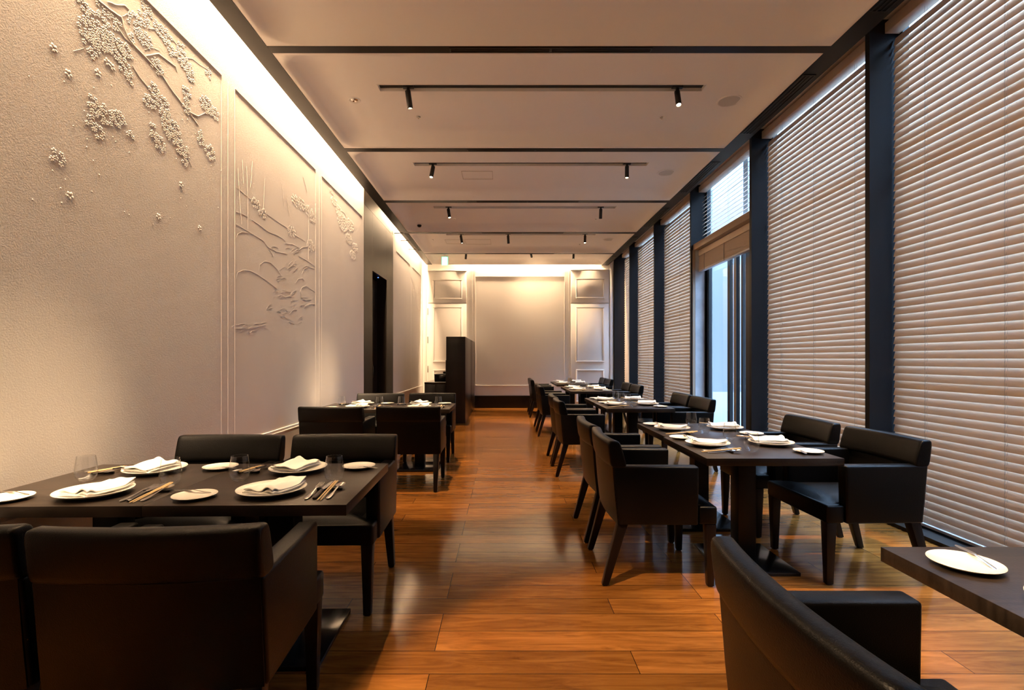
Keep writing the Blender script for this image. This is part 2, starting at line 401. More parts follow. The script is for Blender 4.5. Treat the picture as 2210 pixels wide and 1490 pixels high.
def polyw(bm, pts, r, s=2.98, ox=0, oy=0, tap=.6, fl=.4):
    r *= .55; P = [wp(*zc(x, y, s, ox, oy)) for x, y in pts]
    # subdivide with slight wobble
    Q = []
    for a, b in zip(P, P[1:]):
        for k in range(3):
            t = k/3; Q.append((XL, a[1]+(b[1]-a[1])*t+random.uniform(-1, 1)*r*.4, a[2]+(b[2]-a[2])*t+random.uniform(-1, 1)*r*.4))
    Q.append(P[-1]); n_ = len(Q)
    tube(bm, Q, [r*(1-(1-tap)*i/n_) for i in range(n_)], 6, (0, fl))
for pts, r in [([(590,-60),(630,0),(700,60),(780,110),(800,180),(830,250),(860,290),(930,360),(1040,480),(1110,590),(1200,700),(1275,805)], .011),
        ([(690,10),(740,30),(800,35),(830,60),(825,90),(790,105)], .008), ([(940,360),(1020,345),(1080,390),(1130,430),(1140,465)], .008),
        ([(1215,720),(1275,750),(1330,720),(1370,690)], .008), ([(740,150),(800,240),(850,290)], .008), ([(850,420),(900,500),(960,570),(985,610)], .006),
        ([(1160,930),(1200,1000),(1235,1075)], .005), ([(950,185),(1040,190),(1100,240),(1140,290),(1195,300)], .006), ([(1180,370),(1240,380),(1290,420),(1340,450)], .005),
        ([(1240,380),(1250,355)], .003), ([(1050,175),(1075,150)], .004), ([(470,330),(540,310)], .004), ([(930,320),(990,310),(1030,330)], .004), ([(1100,590),(1108,670)], .003)]:
    bmb = bm_new(); polyw(bmb, pts, r); obj('branch', bmb, M['relief'], mural, sharp=60)
# second panel: rocks, water and tall stems
mur2 = thing('wall_relief', 'white plaster relief of rocks and swirling water on the middle wall panel', 'wall relief')
bw = bm_new(); S5 = dict(s=3.725, ox=480, oy=380)
for pts in [[(110,85),(200,165),(260,215),(330,285),(400,335),(470,385),(550,435),(600,485),(660,520)], [(108,285),(150,300),(200,325)], [(108,385),(200,440),(240,465),(330,520),(380,590),(410,650)],
        [(235,350),(300,395),(370,450),(440,475),(495,510),(515,545)], [(110,500),(125,465),(160,450),(240,465)], [(108,830),(125,775),(170,755),(230,765),(290,795),(370,850),(440,905)],
        [(295,760),(300,715),(340,685),(385,695),(440,750),(470,800),(470,850)], [(365,570),(440,610),(520,625)], [(510,545),(570,550),(620,580)], [(610,600),(650,570),(690,575),(745,600)],
        [(640,790),(655,750),(690,732),(745,745)], [(590,860),(605,830),(640,822),(665,840)], [(625,930),(640,895),(675,882),(720,915),(745,930)], [(625,930),(640,980),(670,1000),(715,990)],
        [(610,640),(680,680),(745,725)], [(108,1225),(200,1228),(280,1215),(350,1195)], [(660,1050),(700,1030),(745,1030)], [(540,1110),(570,1075),(600,1075)]]:
    polyw(bw, pts, .0042, tap=.9, fl=.3, **S5)
obj('rock_outlines', bw, M['relief'], mur2, sharp=60)
bw = bm_new()
for k in range(95):
    cx, cy = random.choice([(480,980),(540,1000),(470,850),(520,1150),(590,1180),(640,760),(430,640),(560,740),(620,1040),(230,1270),(300,1250),(160,1260),(450,1110),(560,620)])
    cx += random.uniform(-60, 60); cy += random.uniform(-40, 40); r0 = random.uniform(15, 55); a0 = random.uniform(3.3, 4.6); da = random.uniform(.7, 1.5)
    polyw(bw, [(cx+r0*math.cos(a0+da*i/4), cy+r0*math.sin(a0+da*i/4)) for i in range(5)], .0028, tap=.6, **S5)
o = obj('water_lines', bw, M['relief'], mur2, sharp=60); o['kind'] = 'stuff'
for pts in [[(125,-60),(140,200),(155,390)], [(195,-80),(205,200),(205,430)], [(240,-120),(235,0),(225,90)], [(340,20),(335,150),(330,260)], [(520,180),(540,320)], [(695,320),(692,500),(690,670)], [(650,10),(680,130)], [(160,-130),(170,60)],[(480,60),(500,250)]]:
    bw = bm_new(); polyw(bw, pts, .004, tap=.9, fl=.6, **S5); obj('tree_stem', bw, M['relief'], mur2, sharp=60)
bb = bm_new()
for (x, y) in [(640,230),(700,290),(590,200),(720,330),(320,300),(270,220),(560,450),(710,560)]:
    cluster(bb, 480+x/3.725, 380+y/3.725, 9, 12, .8, .5)
o = obj('blossoms', bb, M['relief'], mur2, sharp=60); o['kind'] = 'stuff'
mur3 = thing('wall_relief', 'white plaster relief of a drooping blossom twig on the panel before the dark door', 'wall relief')
bb = bm_new(); S2 = dict(s=2.293, ox=400, oy=150)
polyw(bb, [(700,555),(725,600),(750,675),(790,715),(800,740)], .007, **S2); obj('branch', bb, M['relief'], mur3, sharp=60)
bb = bm_new()
for (x, y, r) in [(735,650,14),(760,700,16),(780,760,26),(815,770,20),(810,840,16),(840,880,14),(720,600,10),(830,920,14)]:
    cluster(bb, 400+x/2.293, 150+y/2.293, r/2.3, r*1.5/2.3, 1.0, .8)
o = obj('blossoms', bb, M['relief'], mur3, sharp=60); o['kind'] = 'stuff'
mur4 = thing('wall_relief', 'faint plaster relief twig on the wall beyond the dark door', 'wall relief')
bb = bm_new(); polyw(bb, [(430,400),(450,470),(465,530),(480,560)], .008, s=3.387, ox=760, oy=480); obj('branch', bb, M['relief'], mur4, sharp=60)
bb = bm_new()
for (x, y) in [(455,520),(480,570),(490,610),(470,490)]: cluster(bb, 760+x/3.387, 480+y/3.387, 4, 8, 1.0, .6)
o = obj('blossoms', bb, M['relief'], mur4, sharp=60); o['kind'] = 'stuff'

# dark panelled door section in the left wall
bm = bm_new()
D0, D1, DZ = 8.06, 9.04, 2.68
box(bm, XL-.05, DS0, 0, XL+.004, D0, 3.60); box(bm, XL-.05, D1, 0, XL+.004, DS1, 3.60)
box(bm, XL-.05, D0+.003, DZ, XL+.004, D1-.003, 3.60); box(bm, XL-.05, DS0, 3.605, XL+.004, DS1, 4.22)
box(bm, XL-.6, D1, 0, XL-.05, D1+.05, DZ+.05); box(bm, XL-.6, D0-.05, 0, XL-.05, D0, DZ+.05); box(bm, XL-.6, D0, DZ, XL-.05, D1, DZ+.05)
box(bm, XL-.6, DS0-.02, DZ, XL-.2, DS1, 4.22)
struct(obj('wall_left_panelling', bm, M['dark']), 'dark stained panelling around the recessed door')
d = struct(bpy.data.objects.new('door_1', None)); COL.objects.link(d); d.location = (XL-.16, D0, 0)
bobj('door_leaf', (-.04, .02, .01, 0, .62, DZ-.03), M['metalpanel'], d); bobj('door_leaf', (-.045, .63, .01, -.005, .97, DZ-.03), M['metalpanel'], d)
bobj('door_handle', (0, .56, .95, .03, .58, 1.15), M['steel'], d, .004)
bobj('indicator_light', (.12, .50, DZ-.035, .135, .515, DZ-.025), M['led'], d)
struct(bobj('wall_left_recess', (XL-.65, D0-.1, 0, XL-.6, D1+.1, 3), M['dark']))

# far wall joinery
K = 13.06/1090
fx = lambda px: (px-1087)*K
fz = lambda py: H+(775-py)*K
def rect_mould(bm, px0, py0, px1, py1, w_=.03, t_=.03, y=YB):
    x0, x1, z0, z1 = fx(px0), fx(px1), fz(py1), fz(py0)
    box(bm, x0, y-t_, z1-w_, x1, y, z1, .004); box(bm, x0, y-t_, z0, x1, y, z0+w_, .004)
    box(bm, x0, y-t_, z0+w_, x0+w_, y, z1-w_, .004); box(bm, x1-w_, y-t_, z0+w_, x1, y, z1-w_, .004)
def far_door(nm, x0, x1, ix0, ix1, lab, ztop, inner_top):
    e = bpy.data.objects.new(nm, None); COL.objects.link(e); struct(e, lab); e.location = (0, 0, 0)
    bobj('upper_panel', (fx(x0), YB-.03, fz(654), fx(x1), YB, fz(ztop+2)), M['white'], e, .003)
    bobj('door_leaf', (fx(x0), YB-.03, .01, fx(x1), YB, fz(656.5)), M['white'], e, .003)
    bobj('head_moulding', (fx(x0)-.01, YB-.075, fz(ztop+2), fx(x1)+.01, YB, fz(ztop-.5)), M['white'], e, .006)
    bm = bm_new(); rect_mould(bm, ix0, inner_top, ix1, inner_top+43, .035, .06); rect_mould(bm, ix0, 663, ix1, 782, .035, .06); rect_mould(bm, ix0, 798, ix1, 868, .035, .06)
    box(bm, fx(ix0)-.005, YB-.075, fz(inner_top)-.03, fx(ix1)+.005, YB-.02, fz(inner_top)+.0, .004)
    obj('panel_moulding', bm, M['white'], e)
    if 'left' in lab:
        for pz in (673, 734, 797): bobj('hinge', (fx(x0)-.012, YB-.05, fz(pz+7), fx(x0)+.008, YB-.03, fz(pz-7)), M['steel'], e)
far_door('door_2', 924, 1006.5, 934.8, 997, 'white panelled door on the left of the far wall', 585, 604)
far_door('door_3', 1232, 1313.6, 1242.7, 1303.3, 'white panelled door on the right of the far wall', 583, 602)
bm = bm_new()
for px in (1019, 1025.7, 1218.5, 1228): box(bm, fx(px)-.006, YB-.012, .575, fx(px)+.006, YB, 3.6)
box(bm, fx(1025.7), YB-.012, fz(597)-.008, fx(1218), YB, fz(597)+.008); box(bm, -.75, YB-.014, .56, fx(1229), YB, .585)
box(bm, fx(1316), YB-.04, 0, fx(1322), YB, 3.9, .004)
box(bm, fx(916), YB-.04, 0, fx(920), YB, 3.9, .004)
struct(obj('trim_24', bm, M['white']), 'thin mouldings of the far wall')

# windows: fins, glass, frames, blinds
fl = ['beside the camera', 'nearest in view', 'second in view', 'at the near side of the glass door', 'beyond the glass door', 'second beyond the glass door', 'farthest']
for i, y in enumerate(GRID):
    o = bobj('window_%d_fin' % (i+1), (XF, y, 0, 3.20, y+.05, ZT), M['fin']); o.name = 'trim_%d' % (40+i); struct(o, 'dark vertical fin between windows')
struct(bobj('trim_36', (2.845, 12.98, 0, 3.20, YB, ZT), M['fin']), 'dark fin at the far corner')
BAYS = [(GRID[i]+.05, GRID[i+1] if i < 5 else 12.98) for i in range(6)]; BAYS.append((11.76, 12.98))
BAYS = [(GRID[i]+.05, GRID[i+1]) for i in range(6)] + [(GRID[6]+.05, 12.98)]
BAYS = BAYS[:6] + [(11.76, 12.98)]
names = ['window bay beside the camera', 'nearest tall window bay', 'second tall window bay', 'glass door bay', 'first window bay beyond the glass door', 'second window bay beyond the glass door', 'farthest window bay']
def slat_mesh(bm, y0, y1, z, X0, wd, ang, curve=.0006):
    # cross-section: lower edge towards the room, upper edge outwards
    pts = []
    nseg = 4
    for s_, off in ((1, .0012), (-1, -.0012)):
        rng = range(nseg+1) if s_ == 1 else range(nseg, -1, -1)
        for k in rng:
            t = k/nseg-.5; bow = curve*(1-4*t*t)
            u, v = t*wd, bow+off
            pts.append((X0 + u*math.cos(ang) - v*math.sin(ang), z + u*math.sin(ang) + v*math.cos(ang)))
    loft(bm, [[(x, y0, zz) for x, zz in pts], [(x, y1, zz) for x, zz in pts]])
def blind(y0, y1, z0, z1, lab, ang=75, head=True, pitch=.0578, wd=.066, X0=3.11):
    t = thing('venetian_blind', lab, 'blind', (X0, (y0+y1)/2, z0), 0, 'venetian blinds on the windows')
    L = (y1-y0)/2-.012; hh = z1-z0
    bm = bm_new(); z = .05; k = 0
    while z < hh-.03:
        a = math.radians(ang + random.uniform(-.5, .5)) if random.random() > .05 else math.radians(ang+4)
        slat_mesh(bm, -L, L, z, 0, wd, a); z += pitch
    obj('slats', bm, M['slat'], t, sharp=60)
    bobj('bottom_rail', (-.028, -L, 0, .028, L, .022), M['rail'], t, .004)
    if head:
        bobj('valance', (-.075, -L-.004, hh, .04, L+.004, hh+.085), M['slat'], t, .003)
    for f in (-.62, .02, .66):
        bm = bm_new(); z = .02; pts = []
        tube(bm, [(-.022, f*L, .02), (-.022, f*L, hh)], .0009, 4); tube(bm, [(.0, f*L+.004, .02), (.0, f*L+.004, hh)], .0008, 4)
        while z < hh-.06:
            tube(bm, [(-.021, f*L, z+.03), (-.004, f*L+.006, z+.058+.02)], .0007, 3); z += pitch
        obj('ladder_cord', bm, M['cord'], t)
    return t
for i, (y0, y1) in enumerate(BAYS):
    wn = bpy.data.objects.new('window_%d' % (i+1), None); COL.objects.link(wn); struct(wn, names[i]); wn.location = (3.15, y0, 0)
    Lw = y1-y0
    if i != 3:
        bobj('pane', (.016, .04, .06, .022, Lw-.04, 3.94), M['pane'], wn)
        bm = bm_new(); box(bm, 0, 0, .0, .05, .045, ZT); box(bm, 0, Lw-.045, 0, .05, Lw, ZT); box(bm, 0, .045, 0, .05, Lw-.045, .06); box(bm, 0, .045, 3.93, .05, Lw-.045, ZT)
        obj('window_frame', bm, M['black'], wn)
        bobj('sill', (-.20, 0, .0, 0, Lw, .028), M['dark'], wn)
        blind(y0, y1, .040, 3.86, 'beige venetian blind, closed, in the ' + names[i])
    else:
        # transom, upper blind, raised lower blind, glass door
        bm = bm_new(); box(bm, 0, 0, .0, .05, .045, ZT); box(bm, 0, Lw-.045, 0, .06, Lw, ZT); box(bm, 0, .045, 3.93, .06, Lw-.045, ZT); box(bm, 0, .045, 2.95, .05, Lw-.045, 3.07)
        obj('window_frame', bm, M['black'], wn)
        bobj('pane', (.016, .045, 3.07, .022, Lw-.045, 3.93), M['pane'], wn)
        bobj('transom', (-.20, 0, 2.96, -.005, Lw, 3.05), M['frame'], wn, .004)
        bm = bm_new(); box(bm, -.21, .0, 0, -.005, .016, 2.96); box(bm, -.21, Lw-.016, 0, -.17, Lw, 2.96); obj('door_lining', bm, M['frame'], wn)
        bobj('reveal_panel', (-.168, Lw-.018, 0, -.025, Lw-.001, 2.96), M['concrete'], wn)
        dd = bpy.data.objects.new('door_4', None); COL.objects.link(dd); struct(dd, 'glass door leaf to the terrace'); dd.location = (3.15, 0, 0)
        bobj('pane', (.016, 6.10, .08, .022, 7.80, 2.94), M['pane'], dd)
        bm = bm_new()
        for a, b in ((6.04, 6.57), (6.66, 6.70), (6.84, 6.90), (7.04, 7.11), (7.745, 7.87)): box(bm, 0, a, .06, .05, b, 2.95)
        box(bm, 0, 6.04, 0, .05, 7.87, .06)
        obj('door_frame', bm, M['black'], dd)
        bm = bm_new(); box(bm, -.006, 6.84, .06, 0, 6.90, 2.95); obj('door_edge', bm, M['frame'], dd)
        blind(y0, y1, 3.09, 3.86, 'half-open venetian blind above the glass door', ang=42)
        t = thing('venetian_blind', 'beige blind pulled up above the glass door', 'blind', (3.06, (y0+y1)/2, 2.62), 0, 'venetian blinds on the windows')
        L = Lw/2-.03; bm = bm_new()
        for k in range(34): box(bm, -.03+random.uniform(-.002, .002), -L, .03+k*.0062, .033, L, .0335+k*.0062)
        obj('slats', bm, M['slat'], t)
        bobj('bottom_rail', (-.03, -L, 0, .033, L, .027), M['rail'], t, .003); bobj('headrail', (-.035, -L, .245, .04, L, .33), M['slat'], t, .003)
        bm = bm_new()
        for f in (-.8, 0, .75): tube(bm, [(-.034, f*L, 0), (-.038, f*L, .12), (-.034, f*L, .25)], .004, 5)
        obj('ladder_cord', bm, M['cord'], t)
        bm = bm_new(); tube(bm, [(-.03, -L+.14, 0), (-.03, -L+.13, -1.0), (-.03, -L+.15, -1.90), (-.03, -L+.11, -1.97), (-.03, -L+.06, -1.93), (-.03, -L+.06, -1.0), (-.03, -L+.05, 0)], .003, 6)
        obj('pull_cord', bm, M['black'], t)
struct(bobj('wall_right_pier', (3.24, 6.70, -.04, 3.36, 6.83, 4.2), M['concrete']), 'concrete pier outside the glass door')

struct(bobj('wall_right_return', (3.22, 7.90, -.04, 3.27, 8.4, 4.2), M['concrete']), 'concrete return wall outside the glass door')
# small ceiling items
zp = ZC+.110
def cpos(px, py, z=zp): d_ = 1090*(z-H)/(775-py); return ((px-1087)*d_/1090, d_, z)
for k, (px, py) in enumerate([(1574,218),(1438.5,372.6),(1313.6,517)]):
    p = cpos(px, py); t = thing('ceiling_speaker', 'round flush ceiling speaker, %s of three' % ['nearest','middle','farthest'][k], 'speaker', p, 0, 'round ceiling speakers')
    bm = bm_new(); lathe(bm, [(.10, -.001), (.108, -.008), (.118, -.008), (.122, .001)], 40); obj('ring', bm, M['ceil'], t)
    bm = bm_new(); lathe(bm, [(.0005, -.006), (.05, -.0055), (.101, -.004)], 40); obj('grille', bm, M['speaker'], t)
p = cpos(765, 216); t = thing('downlight', 'round recessed downlight left of the nearest visible track', 'downlight', p)
bm = bm_new(); lathe(bm, [(.035, .0), (.05, -.008), (.056, -.006), (.058, .001)], 32); obj('ring', bm, M['white'], t)
bm = bm_new(); lathe(bm, [(.0005, -.004), (.02, -.012), (.036, -.002)], 24); obj('lens', bm, M['steel'], t)
for k, (px, py) in enumerate([(903,252),(1429,253),(980,472),(1286,472),(934,517),(1251,527)]):
    p = cpos(px, py); t = thing('ceiling_sensor', 'tiny ceiling sensor %s' % ['beside the nearest left lamp','beside the nearest right lamp','beside the third track, left','beside the third track, right','left of the fourth track','right of the fourth track'][k], 'sensor', p, 0, 'small ceiling sensors')
    bm = bm_new(); lathe(bm, [(.022, .001), (.024, -.004), (.012, -.005), (.010, -.018), (.0005, -.024)], 16); obj('body', bm, M['steel'], t)
    bm = bm_new(); lathe(bm, [(.030, .001), (.031, -.002), (.021, -.003), (.020, .001)], 20); obj('ring', bm, M['ceil'], t)
for k, (px, py) in enumerate([(905,484),(959.5,553.5)]):
    p = cpos(px, py); t = thing('security_camera', 'dark dome camera on the ceiling, %s' % ['left of the third track', 'in front of the exit sign'][k], 'security camera', p, 0, 'dome cameras')
    bm = bm_new(); lathe(bm, [(.085, .001), (.088, -.006), (.07, -.014), (.045, -.016), (.044, .001)], 32); obj('mount', bm, M['white'], t)
    bm = bm_new(); lathe(bm, [(.042, -.012), (.042, -.03), (.034, -.048), (.018, -.058), (.0005, -.061)], 24); obj('dome', bm, M['darkgloss'], t)
t = thing('exit_sign', 'glowing green and white emergency exit sign hanging from the ceiling', 'exit sign', (-1.41, 12.1, 3.512))
bobj('face', (-.068, -.012, .0, .068, .0, .20), M['exitwhite'], t); bobj('edge', (-.08, 0, 0, .08, .02, .21), M['exitgreen'], t, .003); bobj('bracket', (-.03, -.004, .21, .03, .016, .262), M['white'], t)
for k, (x, y, sx, sy) in enumerate([(-.16, 2.45, .45, .45), (-.36, 6.95, .42, .3), (-1.05, 10.9, .4, .4), (-.55, 10.9, .55, .45)]):
    t = thing('access_hatch', 'square access hatch in the ceiling, %s' % ['at the top edge of the view', 'behind the second visible track', 'left behind the fourth track', 'behind the fourth track'][k], 'hatch', (x, y, zp-.001), 0, 'ceiling hatches')
    bm = bm_new(); a, b = sx/2, sy/2
    for (p0, q0, p1, q1) in ((-a, -b, a, -b+.003), (-a, b-.003, a, b), (-a, -b, -a+.003, b), (a-.003, -b, a, b)): box(bm, p0, q0, -.002, p1, q1, .001)
    obj('joint', bm, M['frame'], t)

# spot lamps on the tracks
def spot(x, y, target, lab, power=SPOT_W, cone=52, on=True, blend=.45):
    z = ZC+.125
    t = thing('spot_lamp', lab, 'spotlight', (x, y, z), 0, 'black spot lamps on the ceiling tracks')
    bm = bm_new(); box(bm, -.05, -.02, -.02, .05, .02, .004, .003); obj('adapter', bm, M['black'], t)
    pv = Vector((0, 0, -.075)); d_ = (Vector(target) - (Vector((x, y, z)) + pv)).normalized()
    bm = bm_new(); box(bm, -.014, -.012, -.085, .014, .012, -.015, .003); obj('bracket', bm, M['black'], t)
    q = Vector((0, 0, -1)).rotation_difference(d_).to_matrix().to_4x4()
    bmt = bm_new(); lathe(bmt, [(.0005, .03), (.024, .03), (.026, .027), (.026, -.125), (.024, -.128), (.021, -.128), (.020, -.115), (.0005, -.115)], 24)
    bm = bm_new(); merge(bm, bmt, 0, Matrix.Translation(pv) @ q); obj('barrel', bm, M['black'], t)
    bmt = bm_new(); lathe(bmt, [(.0005, -.1165), (.0195, -.1165), (.0195, -.1155), (.0005, -.1155)], 20)
    bm = bm_new(); merge(bm, bmt, 0, Matrix.Translation(pv) @ q); obj('lens', bm, M['lens'], t)
    ld = bpy.data.lights.new('spot_light', 'SPOT'); ld.energy = power; ld.color = WARM; ld.spot_size = math.radians(cone); ld.spot_blend = blend; ld.shadow_soft_size = .018
    lo = bpy.data.objects.new('spot_light', ld); COL.objects.link(lo); lo.parent = t
    lo.location = pv + d_*.135; lo.rotation_euler = d_.to_track_quat('-Z', 'Y').to_euler()
ty = [ (s[0]+s[1])/2 if s else None for s in slots]
spot(-.89, ty[1], (.6, 1.75, 0), 'black spot lamp on the track above the camera, left', SPOT_W*1.6, cone=36, blend=.3)
spot(1.61, ty[1], (1.75, .6, .7), 'black spot lamp on the track above the camera, right', cone=46)
spot(-.89, ty[2], (-1.35, 2.15, .7), 'black spot lamp on the track ahead of the camera, left', SPOT_W*.7, cone=46, blend=.9)
spot(1.61, ty[2], (1.75, 3.0, .7), 'black spot lamp on the track ahead of the camera, right', cone=38)
spot(-.89, ty[3], (-.45, 5.3, 0), 'black spot lamp pointing straight down, left end of the nearest visible track', cone=44, blend=.25)
spot(1.62, ty[3], (1.6, 3.7, .7), 'tilted black spot lamp, right end of the nearest visible track', cone=36)
spot(-.92, ty[4], (-1.35, 5.85, .7), 'black spot lamp, left end of the second visible track', SPOT_W*.7, cone=46, blend=.9)
spot(1.60, ty[4], (1.5, 6.2, .7), 'black spot lamp, right end of the second visible track', cone=42)
spot(-.92, ty[5], (-.3, 7.6, 0), 'black spot lamp, left end of the third visible track', cone=46)
spot(1.62, ty[5], (1.65, 9.1, .7), 'black spot lamp, right end of the third visible track', cone=42)
spot(-.865, ty[6], (-.2, 9.9, 0), 'black spot lamp, left end of the fourth visible track', cone=44)
spot(.09, ty[6], (.35, 11.2, 0), 'black spot lamp, middle of the fourth visible track', cone=44)
spot(1.65, ty[6], (1.5, 9.6, .7), 'black spot lamp, right end of the fourth visible track', cone=40)
spot(-.88, ty[7], (-1.2, 13.0, 1.0), 'black spot lamp, left end of the farthest track', 40, cone=60, blend=1)
spot(.64, ty[7], (.9, 13.06, 3.1), 'black spot lamp, middle of the farthest track', 60, cone=85, blend=1)
spot(1.64, ty[7], (1.5, 11.7, .7), 'black spot lamp, right end of the farthest track', cone=40)

# waiter station at the far end
t = thing('tall_cabinet', 'tall narrow black cabinet standing out from the far wall', 'cabinet', (-.941, 9.92, 0))
bobj('body', (-.188, .02, 0, .168, 3.1, 1.69), M['darkgloss'], t)
bobj('end_panel', (-.188, 0, 0, .188, .02, 1.707), M['dark'], t, .002)
bobj('side_panel', (.168, .02, .0, .188, 1.60, 1.707), M['metalpanel'], t, .002); bobj('side_panel', (.168, 1.62, .0, .188, 3.1, 1.707), M['metalpanel'], t, .002)
bobj('top_panel', (-.188, .02, 1.69, .168, 3.1, 1.707), M['dark'], t)
t = thing('service_counter', 'low black service counter left of the tall cabinet', 'counter', (-1.352, 10.0, 0))
bobj('body', (-.215, .0, 0, .215, 2.2, .78), M['dark'], t); bobj('counter_top', (-.218, -.01, .78, .218, 2.2, .806), M['darkgloss'], t, .003)
for k in range(2): bobj('door', (-.205+.206*k, -.016, .08, -.005+.206*k, -.001, .76), M['dark'], t, .002)
t = thing('storage_box', 'black box on the low service counter', 'box', (-1.30, 10.5, .807)); bobj('body', (-.14, 0, 0, .16, .4, .13), M['darkgloss'], t, .006); bobj('lid', (-.145, -.005, .13, .165, .405, .145), M['black'], t, .004)
t = thing('storage_box', 'smaller black box stacked beside the tall cabinet', 'box', (-1.22, 11.0, .807)); bobj('body', (-.10, 0, 0, .07, .3, .17), M['darkgloss'], t, .006); bobj('lid', (-.105, -.005, .17, .075, .305, .185), M['black'], t, .004)
tag(bobj('monitor', (-1.155, 10.05, .807, -1.132, 10.35, 1.245), M['black'], None, .004), 'slim black upright screen against the tall cabinet', 'screen')

# ------------------------------------------------------------------ dining tables
TT = .7176
def make_table(name='dining_table'):
    t = thing(name, '', 'table')
    a = .3815
    bobj('tabletop', (-a, -a, TT-.042, a, a, TT), M['top'], t, .0015)
    bobj('column', (-.055, -.055, .022, .055, .055, TT-.05), M['tablewood'], t, .003)
    bm = bm_new(); box(bm, -.20, -.20, TT-.05, .20, .20, TT-.042); obj('mounting_plate', bm, M['black'], t)
    bobj('base_plate', (-.225, -.238, .0, .225, .238, .022), M['darkgloss'], t, .003)
    return t
tab0 = make_table(); used = [False]
def table(x, y, rz, label):
    if not used[0]:
        used[0] = True; tab0.location = (x, y, 0); tab0.rotation_euler = (0, 0, rz); tab0['label'] = label; tab0['group'] = 'square dark dining tables pushed together in pairs'; return
    dup(tab0, (x, y, 0), rz, label)
TN = {'L1': 'front table by the plaster wall', 'L2': 'back table by the plaster wall', 'R1': 'nearest window-side table',
      'R2': 'second window-side table', 'R3': 'third window-side table', 'R4': 'fourth window-side table', 'R5': 'farthest window-side table'}
rt = math.radians
r1 = rt(1.2)
table(-.985, 2.285, r1, 'dark square table, aisle half of the front pair by the plaster wall')
table(-.985-.764*math.cos(r1), 2.285-.764*math.sin(r1), r1, 'dark square table, wall half of the front pair by the plaster wall')
table(-.975, 5.90, 0, 'dark square table, aisle half of the back pair by the plaster wall')
table(-.975-.7636, 5.90, 0, 'dark square table, wall half of the back pair by the plaster wall')
table(1.489, 1.103, 0, 'dark square table cut off by the right edge of the view')
for k, (y0, nm) in enumerate([(2.80, 'second'), (5.60, 'third'), (8.55, 'fourth'), (10.9, 'farthest')]):
    xo = (1.508, 1.522, 1.522, 1.53)[k]
    table(xo, y0+.3815, 0, 'dark square table, near half of the %s window-side pair' % nm)
    table(xo+(.018 if k == 0 else 0), y0+.3815+.7636, 0, 'dark square table, far half of the %s window-side pair' % nm)

# ------------------------------------------------------------------ armchair (faces +Y, y = 0 at the top rear edge of the back)
def make_chair():
    t = thing('armchair', '', 'chair')
    L = M['leather']
    def bow(x): return -.028*(1-(x/.31)**2)
    # head block of the back
    def sect(x, k=1.0, inset=0.0, z0=.662, z1=.815):
        yr = .012 + bow(x); cz = (z0+z1)/2; hz = (z1-z0)/2-inset
        pts = []
        for i in range(20):
            a = 2*PI*i/20; c, s = math.cos(a), math.sin(a)
            e = .42
            u = math.copysign(abs(c)**e, c); v = math.copysign(abs(s)**e, s)
            thick = .040-inset - .006*v
            zz = cz + v*hz
            pts.append((x, yr + .040 + u*thick + (.822-zz)*.20, zz))
        return pts
    bm = bm_new(); xs = [-.3075, -.3065, -.303, -.296] + [-.28+.56*i/14 for i in range(15)] + [.296, .303, .3065, .3075]
    ins = [.012, .006, .002, 0] + [0]*15 + [0, .002, .006, .012]
    loft(bm, [sect(x, 1, i_) for x, i_ in zip(xs, ins)]); obj('backrest', bm, L, t, sharp=60)
    # lower back shell
    bm = bm_new(); rings = []
    for i in range(17):
        x = -.298+.596*i/16; b = bow(x)
        rings.append([(x, .045+b+.000, .69), (x, .052+b, .60), (x, .062+b, .48), (x, .075+b*.8, .352), (x, .135, .352), (x, .125+b*.5, .48), (x, .112+b, .60), (x, .10+b, .69)])
    loft(bm, rings); obj('back_shell', bm, L, t, sharp=50)
    # arms
    for s in (-1, 1):
        x0, x1 = (s*.308, s*.236)
        xa, xb = min(x0, x1), max(x0, x1)
        bm = bm_new()
        hexa(bm, [(xa, .078, .350), (xb, .078, .350), (xb, .515, .350), (xa, .515, .350)], [(xa, .045, .674), (xb, .045, .674), (xb, .520, .674), (xa, .520, .674)], .012, 3)
        obj('armrest', bm, L, t, sharp=60)
    # seat: front part as wide as the arms
    bm = bm_new(); prism(bm, [(-.234, .11), (.234, .11), (.234, .522), (.300, .522), (.300, .622), (-.300, .622), (-.300, .522), (-.234, .522)], .352, .452, .012)
    obj('seat_base', bm, L, t, sharp=60)
    bm = bm_new(); rings = []
    for i in range(13):
        y = .115 + .50*i/12; f = min(1, (.5-abs(i/12-.5))*7); hw = .230 if y < .524 else .292
        ring = []
        for j in range(13):
            u = -1+2*j/12; ring.append((u*hw, y, .440 + .034*min(1, f+.15)*(1-abs(u)**4)+.003))
        ring += [(hw, y, .43), (-hw, y, .43)]
        rings.append(ring)
    loft(bm, rings); obj('seat_cushion', bm, L, t, sharp=60)
    for s in (-1, 1):
        a = .052; x1 = s*.280
        def sq(xo, yc, z, hw): # outer x edge fixed
            xi = xo - s*2*hw; xa, xb = min(xo, xi), max(xo, xi)
            return [(xa, yc-hw, z), (xb, yc-hw, z), (xb, yc+hw, z), (xa, yc+hw, z)]
        bm = bm_new(); hexa(bm, sq(s*.284, .592, 0.006, .018), sq(s*.294, .590, .353, .028), .002); box(bm, s*.266-.012, .580, 0, s*.266+.012, .604, .006); obj('leg', bm, M['legwood'], t)
        bm = bm_new(); hexa(bm, sq(s*.284, .008, 0.006, .018), sq(s*.290, .105, .353, .028), .002); box(bm, s*.266-.012, -.004, 0, s*.266+.012, .020, .006); obj('leg', bm, M['legwood'], t)
    return t
ch0 = make_chair(); chu = [False]
